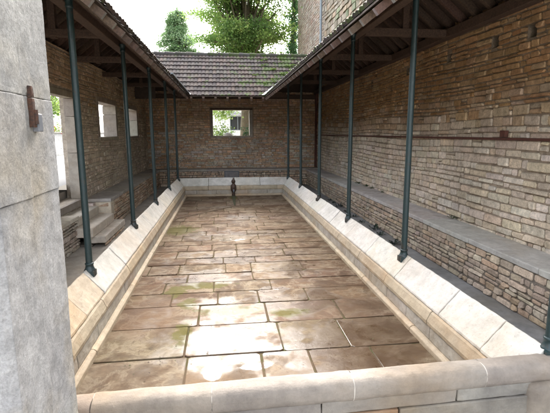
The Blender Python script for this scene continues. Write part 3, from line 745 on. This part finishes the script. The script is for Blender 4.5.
# ------------------------------------------------------------------ gate pillar in the foreground
pl = thing('gate_pillar', (-.88, 1.47, ZW), 'grey limestone gate pillar in front of everything with a rusty hinge pin', 'pillar')
zs = [ZW, -1.02, -.203, .117, .93, 1.2]
for z0, z1 in zip(zs, zs[1:]):
    j = R.uniform(-.003, .003); w = R.uniform(-.002, .002)
    out = [(-1.18, 1.240 + w), (-.632 + j, 1.232 + w), (-.612 + j, 1.246 + w), (-.610 + j, 1.448), (-.618 + j, 1.462), (-.622 + j, 1.705), (-.634 + j, 1.716), (-1.18, 1.712)]
    m = MB(); m.prism([(x, y, z0 + .0006) for x, y in out], [(x, y, z1 - .0006) for x, y in out], jit((1, 1, 1.0), .04, .015)); worn(worn(m.build('stone_block', M['pillar'], pl, bevel=.003), 5, .006, .14), 1, .0025, .03)
m = MB(); m.box(-1.17, -.635, 1.25, 1.70, ZW, 1.19, (.5, .45, .4)); m.build('mortar_core', M['pillar'], pl)
m = MB(); m.box(-.617, -.600, 1.490, 1.509, .020, .112); m.prism([(-.617, 1.490, .1125), (-.600, 1.490, .1125), (-.600, 1.509, .1125), (-.617, 1.509, .1125)], [(-.615, 1.494, .150), (-.602, 1.494, .150), (-.602, 1.506, .150), (-.615, 1.506, .150)])
m.tube([(-.597, 1.4995, .03), (-.597, 1.4995, .075)], .0075, 10)
hg = worn(m.build('hinge', M['hinge'], pl, bevel=.002), 3, .004, .02)
m = MB(); m.box(-.618, -.596, 1.514, 1.548, .006, .064); m.build('hinge_plate', M['metal'], hg, bevel=.003)

# ------------------------------------------------------------------ rusty pipe on the right wall
rp = thing('wall_rail', (WR - .05, 8, -.08), 'rusty iron rail fixed along the pale rubble wall with a riser in the far corner', 'rail')
m = MB(); m.box(WR - .055, WR - .035, 1.7, WB - .16, -.098, -.066); m.build('rail', M['rust'], rp, bevel=.004)
m = MB(); m.box(WR - .10, WR - .02, WB - .16, WB - .07, -1.26, 1.5); m.build('riser', M['rust'], rp, bevel=.005)
m = MB(); m.box(WR - .07, WR - .02, 4.92, 5.02, -.06, .02); m.build('bracket', M['rust'], rp, bevel=.005)
for y in (3.2, 7.4, 9.8, 12.2):
    m = MB(); m.box(WR - .034, WR - .01, y, y + .03, -.095, -.069); m.build('bracket', M['rust'], rp, bevel=.004)

# ------------------------------------------------------------------ water spout, hose, hatch
sp = thing('water_spout', (.265, 12.45, -1.8), 'small rusty brown water spout on the far basin coping', 'water spout')
m = MB(); m.lathe((.265, 12.50, -1.80), [(.05, 0), (.05, .05), (.036, .08), (.042, .11), (.075, .16), (.085, .22), (.08, .30), (.045, .34), (.04, .36)], 14); m.build('body', M['bronze'], sp)
m = MB(); m.lathe((.265, 12.50, -1.44), [(.03, 0), (.05, .02), (.062, .05), (.052, .09), (.025, .115), (.016, .13), (.02, .15), (.01, .165)], 14); m.build('knob', M['bronze'], sp)
m = MB(); m.tube([(.265, 12.42, -1.62), (.265, 12.32, -1.62), (.265, 12.27, -1.66)], .022, 10); m.build('nozzle', M['metal'], sp)
m = MB()
n = 26
vs = []
for i in range(n + 1):
    q = i / n; y = 12.44 - q * 1.75; hw = .05 * (1 - q) ** .6 + .008 + .006 * math.sin(i * 2.1)
    vs += [(.262 - hw - .012 * q, y, -1.7885), (.262 + hw - .012 * q, y, -1.7885)]
m.add(vs, [(2 * i, 2 * i + 2, 2 * i + 3, 2 * i + 1) for i in range(n)], (.05, .05, .022))
alg = m.build('algae_trail', M['rubble'], None, kind='stuff')
tag(alg, 'narrow green algae trail on the floor below the water spout', 'algae')
m = MB(); pts = [(.24, 10.7, -1.775), (.1, 10.45, -1.775), (-.25, 10.05, -1.775), (-.65, 9.6, -1.775), (-1.0, 9.2, -1.775), (-1.04, 9.02, -1.775)]
m.tube([(x, y, z - .008) for x, y, z in pts], .008, 8, (.20, .15, .105)); tag(m.build('hose', M['rubble']), 'thin tan hose lying across the basin floor from the spout', 'hose')
ht = thing('metal_hatch', (.24, WB - .60, -1.4), 'grey metal hatch with dark frame set in the far bench', 'hatch')
yb = WB - .60
m = MB(); m.box(.01, .53, yb - .035, yb + .02, -1.60, -1.325); m.build('frame', M['metal'], ht, bevel=.004)
m = MB(); m.box(.05, .49, yb - .042, yb, -1.57, -1.355, (.55, .55, .6)); m.build('panel', M['slab'], ht, bevel=.003)

# ------------------------------------------------------------------ vegetation
def leaves(m, c, r, n, size, cols, flat=.0, up=0):
    for _ in range(n):
        p = V((R.gauss(0, .5) * r[0], R.gauss(0, .5) * r[1], R.gauss(0, .5) * r[2])) + V(c)
        d = V((R.gauss(0, 1), R.gauss(0, 1), R.gauss(0, 1) + up)).normalized(); e = d.cross(V((R.gauss(0, 1), R.gauss(0, 1), R.gauss(0, 1)))).normalized()
        s = size * R.uniform(.6, 1.3); w = s * R.uniform(.4, .6)
        m.add([p - d * s * .5, p + e * w * .5 - d * s * .05, p + d * s * .5, p - e * w * .5 - d * s * .05], [(0, 1, 2, 3)], jit(R.choice(cols), .2, .08))
def weed(x, y, z, s, label, cols=((.05, .085, .03), (.07, .1, .04), (.04, .07, .03))):
    m = MB()
    for _ in range(46):
        a = R.uniform(0, 6.28); l = s * R.uniform(.5, 1.1); b = V((x, y, z)) + V((math.cos(a), math.sin(a), 0)) * R.uniform(0, s * .8)
        d = V((math.cos(a) * .7, math.sin(a) * .7, R.uniform(.3, 1.1))).normalized(); e = V((-math.sin(a), math.cos(a), 0)) * l * .09
        mid = b + d * l * .55; tip = b + d * l + V((0, 0, -l * .25))
        m.add([b, mid + e, tip, mid - e], [(0, 1, 2, 3)], jit(R.choice(cols), .25, .1))
    tag(m.build('weed', M['leaf']), label, 'weed', 'weeds growing at the foot of the stonework')
wl = [(WR - .06, 9.6), (WR - .05, 10.0), (WR - .05, 10.6), (WR - .06, 8.9), (WR - .05, 7.6), (WR - .05, 6.0), (WR - .05, 11.4)]
for i, (x, y) in enumerate(wl): weed(x, y, -1.28, R.uniform(.05, .10), 'small dark green weed at the foot of the tall wall on the long bench')
for i in range(9):
    weed(2.88 + R.uniform(-.12, .03), 6.6 + i * .62 + R.uniform(-.2, .2), ZW, R.uniform(.07, .16), 'dark green weed in the gap between the long bench and the basin', ((.03, .05, .04), (.045, .07, .04), (.035, .05, .05)))
def tree(name, label, base, h_tr, tr, clumps, n, leafs, cols, trunk_to=None):
    root = thing(name, base, label, 'tree')
    m = MB(); b = V(base); top = V(trunk_to) if trunk_to else b + V((0, 0, h_tr))
    mid = b.lerp(top, .5) + V((.08, .05, 0))
    m.tube([b, b.lerp(top, .12), mid, top], [tr * 1.25, tr, tr * .85, tr * .6], 12)
    for c, r in clumps:
        if R.random() < .75:
            q = V(c); s = b.lerp(top, R.uniform(.55, 1.0)); m.tube([s, s.lerp(q, .5) + V((0, 0, .12)), q], [tr * .32, tr * .2, tr * .06], 6)
    m.build('trunk', M['bark'], root)
    m = MB(); tot = sum(r[0] * r[1] + r[2] * .3 for c, r in clumps)
    for c, r in clumps:
        cc = R.choice(cols); leaves(m, c, r, int(n * (r[0] * r[1] + r[2] * .3) / tot), leafs, (cc, cc, R.choice(cols)))
    m.build('crown', M['leaf'], root); return root
YG = ((.16, .26, .06), (.21, .31, .08), (.13, .22, .05), (.26, .35, .10), (.10, .18, .045))
# broadleaf tree whose trunk shows through the far window
cl = []
for _ in range(130):
    a = R.uniform(0, 6.28); q = R.random() ** .5; z = R.uniform(2.5, 7.1)
    rad = 1.95 * math.sqrt(max(.12, 1 - ((z - 4.7) / 2.7) ** 2))
    cl.append(((.98 + math.cos(a) * q * rad, 19.5 + math.sin(a) * q * rad, z), (R.uniform(.35, .7), R.uniform(.35, .7), R.uniform(.2, .36))))
cl += [((.98 + R.uniform(-1.3, 1.3), 18.3 + R.uniform(-.4, .5), R.uniform(3.0, 6.0)), (.5, .4, .35)) for _ in range(11)]
cl += [((.0, 18.6, .72), (.35, .3, .2)), ((-.25, 18.9, .95), (.4, .4, .3)), ((.3, 18.9, 1.1), (.4, .4, .3)), ((-.05, 18.4, 1.25), (.45, .4, .25))]
tree('broadleaf_tree', 'yellow green broadleaf tree standing behind the far window', (.98, 19.5, ZG), 4.8, .25, cl, 70000, .105, YG, trunk_to=(1.1, 19.6, 5.2))
# bluish conifer
cl = []
for _ in range(120):
    z = R.uniform(2.4, 7.6); rad = 2.55 * (1 - (z - 1.5) / 6.4) ** .7; a = R.uniform(0, 6.28); q = R.uniform(.35, 1) * rad
    cl.append(((-2.75 + math.cos(a) * q, 30 + math.sin(a) * q, z), (.42, .42, .24)))
cl.append(((-2.75, 30, 7.7), (.2, .2, .35)))
tree('conifer', 'bluish green conifer rising beyond the far roof on its own', (-2.75, 30, ZG), 7.5, .22, cl, 42000, .12, ((.17, .27, .12), (.21, .31, .15), (.14, .23, .10), (.24, .33, .18)))
# low trees behind, filling the skyline just above the ridge
cl = [((x, 27 + R.uniform(-.6, .6), R.uniform(2.6, 4.5) - .45 * abs(x + .4)), (.55, .5, .4)) for x in [-1.6 + .17 * i for i in range(16)]]
tree('broadleaf_tree', 'low dark green tree between the conifer and the yellow green tree', (-.5, 27, ZG), 3.6, .16, cl, 5000, .15, ((.06, .1, .03), (.08, .125, .04)))
# cypress against the house
cl = []
for i in range(60):
    z = -.6 + i * .155; rad = .42 * min(1, (9.4 - z) / 2.5); a = R.uniform(0, 6.28)
    cl.append(((3.32 + math.cos(a) * rad * .5, 20.7 + math.sin(a) * rad * .5, z), (rad * .75, rad * .75, .26)))
tree('cypress', 'narrow dark green cypress beside the corner of the pinkish house', (3.32, 20.7, ZG), 8.6, .1, cl, 17000, .10, ((.06, .14, .055), (.08, .17, .065), (.10, .19, .08)))
m = MB()
for _ in range(26):
    u = R.uniform(.9, 2.5); v = R.uniform(.05, 2.0)
    if u - ER > v * cosS + .25 or R.random() > .35 + .3 * u: continue
    leaves(m, (u, EB + v * cosS, ZE + .02 + v * nrm), (R.uniform(.05, .16), .07, .03), R.randint(20, 60), .05, ((.10, .16, .03), (.14, .2, .05), (.07, .12, .025)), up=1)
tag(m.build('creeper', M['leaf']), 'yellow green creeper spreading over the right end of the mossy far roof', 'creeper')
# trees and shrubs across the street (seen through the doorway)
for k, (x, y, h) in enumerate(((-9.6, 23.5, 6.0), (-9.2, 27.5, 6.8), (-10.2, 20.0, 5.2))):
    cl = [((x + R.uniform(-1.4, 1.4), y + R.uniform(-1.4, 1.4), R.uniform(.4, h)), (.6, .6, .45)) for _ in range(34)]
    tree('broadleaf_tree', ('leafy green tree behind the street wall, seen through the doorway', 'taller leafy tree beyond the doorway tree', 'leafy tree across the street nearest the pillar')[k], (x, y, ZG), h * .7, .16, cl, 6500, .16, YG)
def bush(x, y, z, r, h, label, cols=YG, n=900, flowers=None, ls=.09):
    m = MB()
    for _ in range(9): leaves(m, (x + R.uniform(-.6, .6) * r, y + R.uniform(-.6, .6) * r, z + h * R.uniform(.2, .75)), (r * .5, r * .5, h * .3), n // 9, ls, cols)
    if flowers: leaves(m, (x, y, z + h * .8), (r * .9, r * .9, h * .25), n // 6, ls * .8, flowers)
    for i, v in enumerate(m.v): m.v[i] = (v[0], v[1], max(v[2], z + .002))
    return tag(m.build('bush', M['leaf']), label, 'bush')
bush(-.12, 17.0, ZG, .42, 1.32, 'green bush below the left side of the far window')
bush(.27, 17.2, ZG, .3, 1.2, 'green bush beside the pale boulder under the far window')
bush(1.05, 17.2, ZG, .3, 1.3, 'small dark green bush at the foot of the tree trunk', ((.04, .08, .03), (.05, .09, .05)))
m = MB(); m.lathe((.19, 16.72, ZG), [(.20, 0), (.24, .3), (.22, .72), (.16, .9), (.08, .96), (0, .97)], 11, (.95, .95, .93)); tag(m.build('boulder', M['render']), 'pale boulder standing just outside the far window', 'boulder')

m = MB()
for _ in range(200):
    x, y = (R.gauss(-.55, .35), R.gauss(3.2, .45)) if R.random() < .45 else ((R.gauss(1.1, .4), R.gauss(3.6, .7)) if R.random() < .5 else (R.uniform(-1.0, 1.6), R.uniform(2.3, 8)))
    if not (-1.05 < x < 1.62 and y > 2.25): continue
    s_ = R.uniform(.003, .011); a = R.uniform(0, 6.28); p = V((x, y, -1.790)); e1 = V((math.cos(a), math.sin(a), R.uniform(-.1, .3))) * s_; e2 = V((-math.sin(a), math.cos(a), R.uniform(0, .3))) * s_ * R.uniform(.4, .9)
    m.add([p - e1, p + e2, p + e1, p - e2], [(0, 1, 2, 3)], jit(R.choice(((.05, .035, .025), (.09, .06, .035), (.06, .06, .025))), .3))
tag(m.build('leaf_litter', M['rubble'], kind='stuff'), 'scattered dark specks of leaf litter on the basin floor', 'leaf litter')

# ------------------------------------------------------------------ buildings outside
wh = thing('white_house', (1, 27.5, ZG), 'low white house with a dark window seen through the far window', 'house')
win = (.42 + 2, 1.35 + 2, .15, .98)
m = MB(); wall_core(m, (-2, 26, 0), (1, 0, 0), (0, -1, 0), 6.5, ZG - .05, 1.9, [win], .3, (1, 1, 1)); m.box(-2, 4.5, 26.6, 30, ZG - .05, 1.9); m.build('wall', M['houserender'], wh)
m = MB(); m.box(.42, 1.35, 26.14, 26.18, .15, .98); g2 = MB()
wn = MB()
for a in (.42, .86, 1.31): wn.box(a, a + .04, 26.08, 26.14, .15, .98)
wn.box(.42, 1.35, 26.07, 26.135, .15, .19); wn.box(.42, 1.35, 26.07, 26.135, .94, .98)
w_ = wn.build('window', M['zinc'], wh); m.build('pane', M['glass'], w_)
m = MB(); m.prism([(-2.3, 25.6, 1.85), (-2.3, 30.3, 1.85), (-2.3, 28, 2.9)], [(4.8, 25.6, 1.85), (4.8, 30.3, 1.85), (4.8, 28, 2.9)], (.18, .13, .12)); m.build('roof', M['tile'], wh)
m = MB(); m.prism([(.2, 25.5, 1.02), (.2, 26.0, 1.14), (.2, 26.0, 1.17), (.2, 25.5, 1.05)], [(1.55, 25.5, 1.02), (1.55, 26.0, 1.14), (1.55, 26.0, 1.17), (1.55, 25.5, 1.05)]); m.build('awning', M['render'], wh)
gw = thing('garden_wall', (-7.1, 13, ZG), 'white rendered garden wall across the street beyond the doorway', 'wall')
m = MB(); m.box(-7.3, -7.06, -4, 34, ZG - .05, .00); m.build('wall', M['render'], gw)
m = MB(); m.box(-7.34, -7.02, -4, 34, .002, .06, (.45, .45, .45)); m.build('capping', M['slab'], gw, bevel=.01)
bush(-7.75, 20.5, ZG, .7, 1.55, 'flowering bush with red and yellow blooms above the garden wall', YG, 1500, ((.5, .12, .03), (.55, .4, .04), (.45, .05, .04)), .1)

# ------------------------------------------------------------------ camera, light, view
F, yaw, pitch, roll = 431.2, .1177, .1692, -.0031
cam = bpy.data.cameras.new('camera'); co = bpy.data.objects.new('camera', cam); COL.objects.link(co)
cam.sensor_fit = 'HORIZONTAL'; cam.sensor_width = 36; cam.lens = F / 550 * 36; cam.clip_end = 3000; cam.clip_start = .02
fw = V((math.sin(yaw) * math.cos(pitch), math.cos(yaw) * math.cos(pitch), -math.sin(pitch))); r0 = V((math.cos(yaw), -math.sin(yaw), 0)); u0 = r0.cross(fw)
r1 = r0 * math.cos(roll) + u0 * math.sin(roll); u1 = -r0 * math.sin(roll) + u0 * math.cos(roll)
co.matrix_world = Matrix(((r1.x, u1.x, -fw.x, 0), (r1.y, u1.y, -fw.y, 0), (r1.z, u1.z, -fw.z, H), (0, 0, 0, 1)))
sc.camera = co

SE, SA = math.radians(42), math.radians(4)      # sun height and azimuth (from +y towards +x)
w = bpy.data.worlds.new('World'); sc.world = w; w.use_nodes = True; nt = w.node_tree
sky = nt.nodes.new('ShaderNodeTexSky'); sky.sky_type = 'NISHITA'; sky.sun_disc = False; sky.sun_elevation = SE; sky.sun_rotation = SA
sky.air_density = 1.0; sky.dust_density = 5.0; sky.ozone_density = 1.0
hsv = nt.nodes.new('ShaderNodeHueSaturation'); hsv.inputs['Saturation'].default_value = .34
bg = nt.nodes['Background']; nt.links.new(sky.outputs[0], hsv.inputs['Color']); nt.links.new(hsv.outputs[0], bg.inputs['Color']); bg.inputs['Strength'].default_value = .15
sl = bpy.data.lights.new('sun', 'SUN'); sl.energy = .5; sl.angle = math.radians(36); sl.color = (1, .965, .91)
so_ = bpy.data.objects.new('sun', sl); COL.objects.link(so_)
d = V((math.sin(SA) * math.cos(SE), math.cos(SA) * math.cos(SE), math.sin(SE)))
so_.rotation_euler = d.to_track_quat('Z', 'Y').to_euler()

sc.view_settings.view_transform = 'Standard'; sc.view_settings.look = 'None'; sc.view_settings.gamma = 1; sc.view_settings.exposure = 3.2
sc.view_settings.use_curve_mapping = False
sc.render.engine = 'CYCLES'; sc.cycles.use_denoising = True; sc.cycles.max_bounces = 8; sc.cycles.diffuse_bounces = 5; sc.cycles.caustics_reflective = False
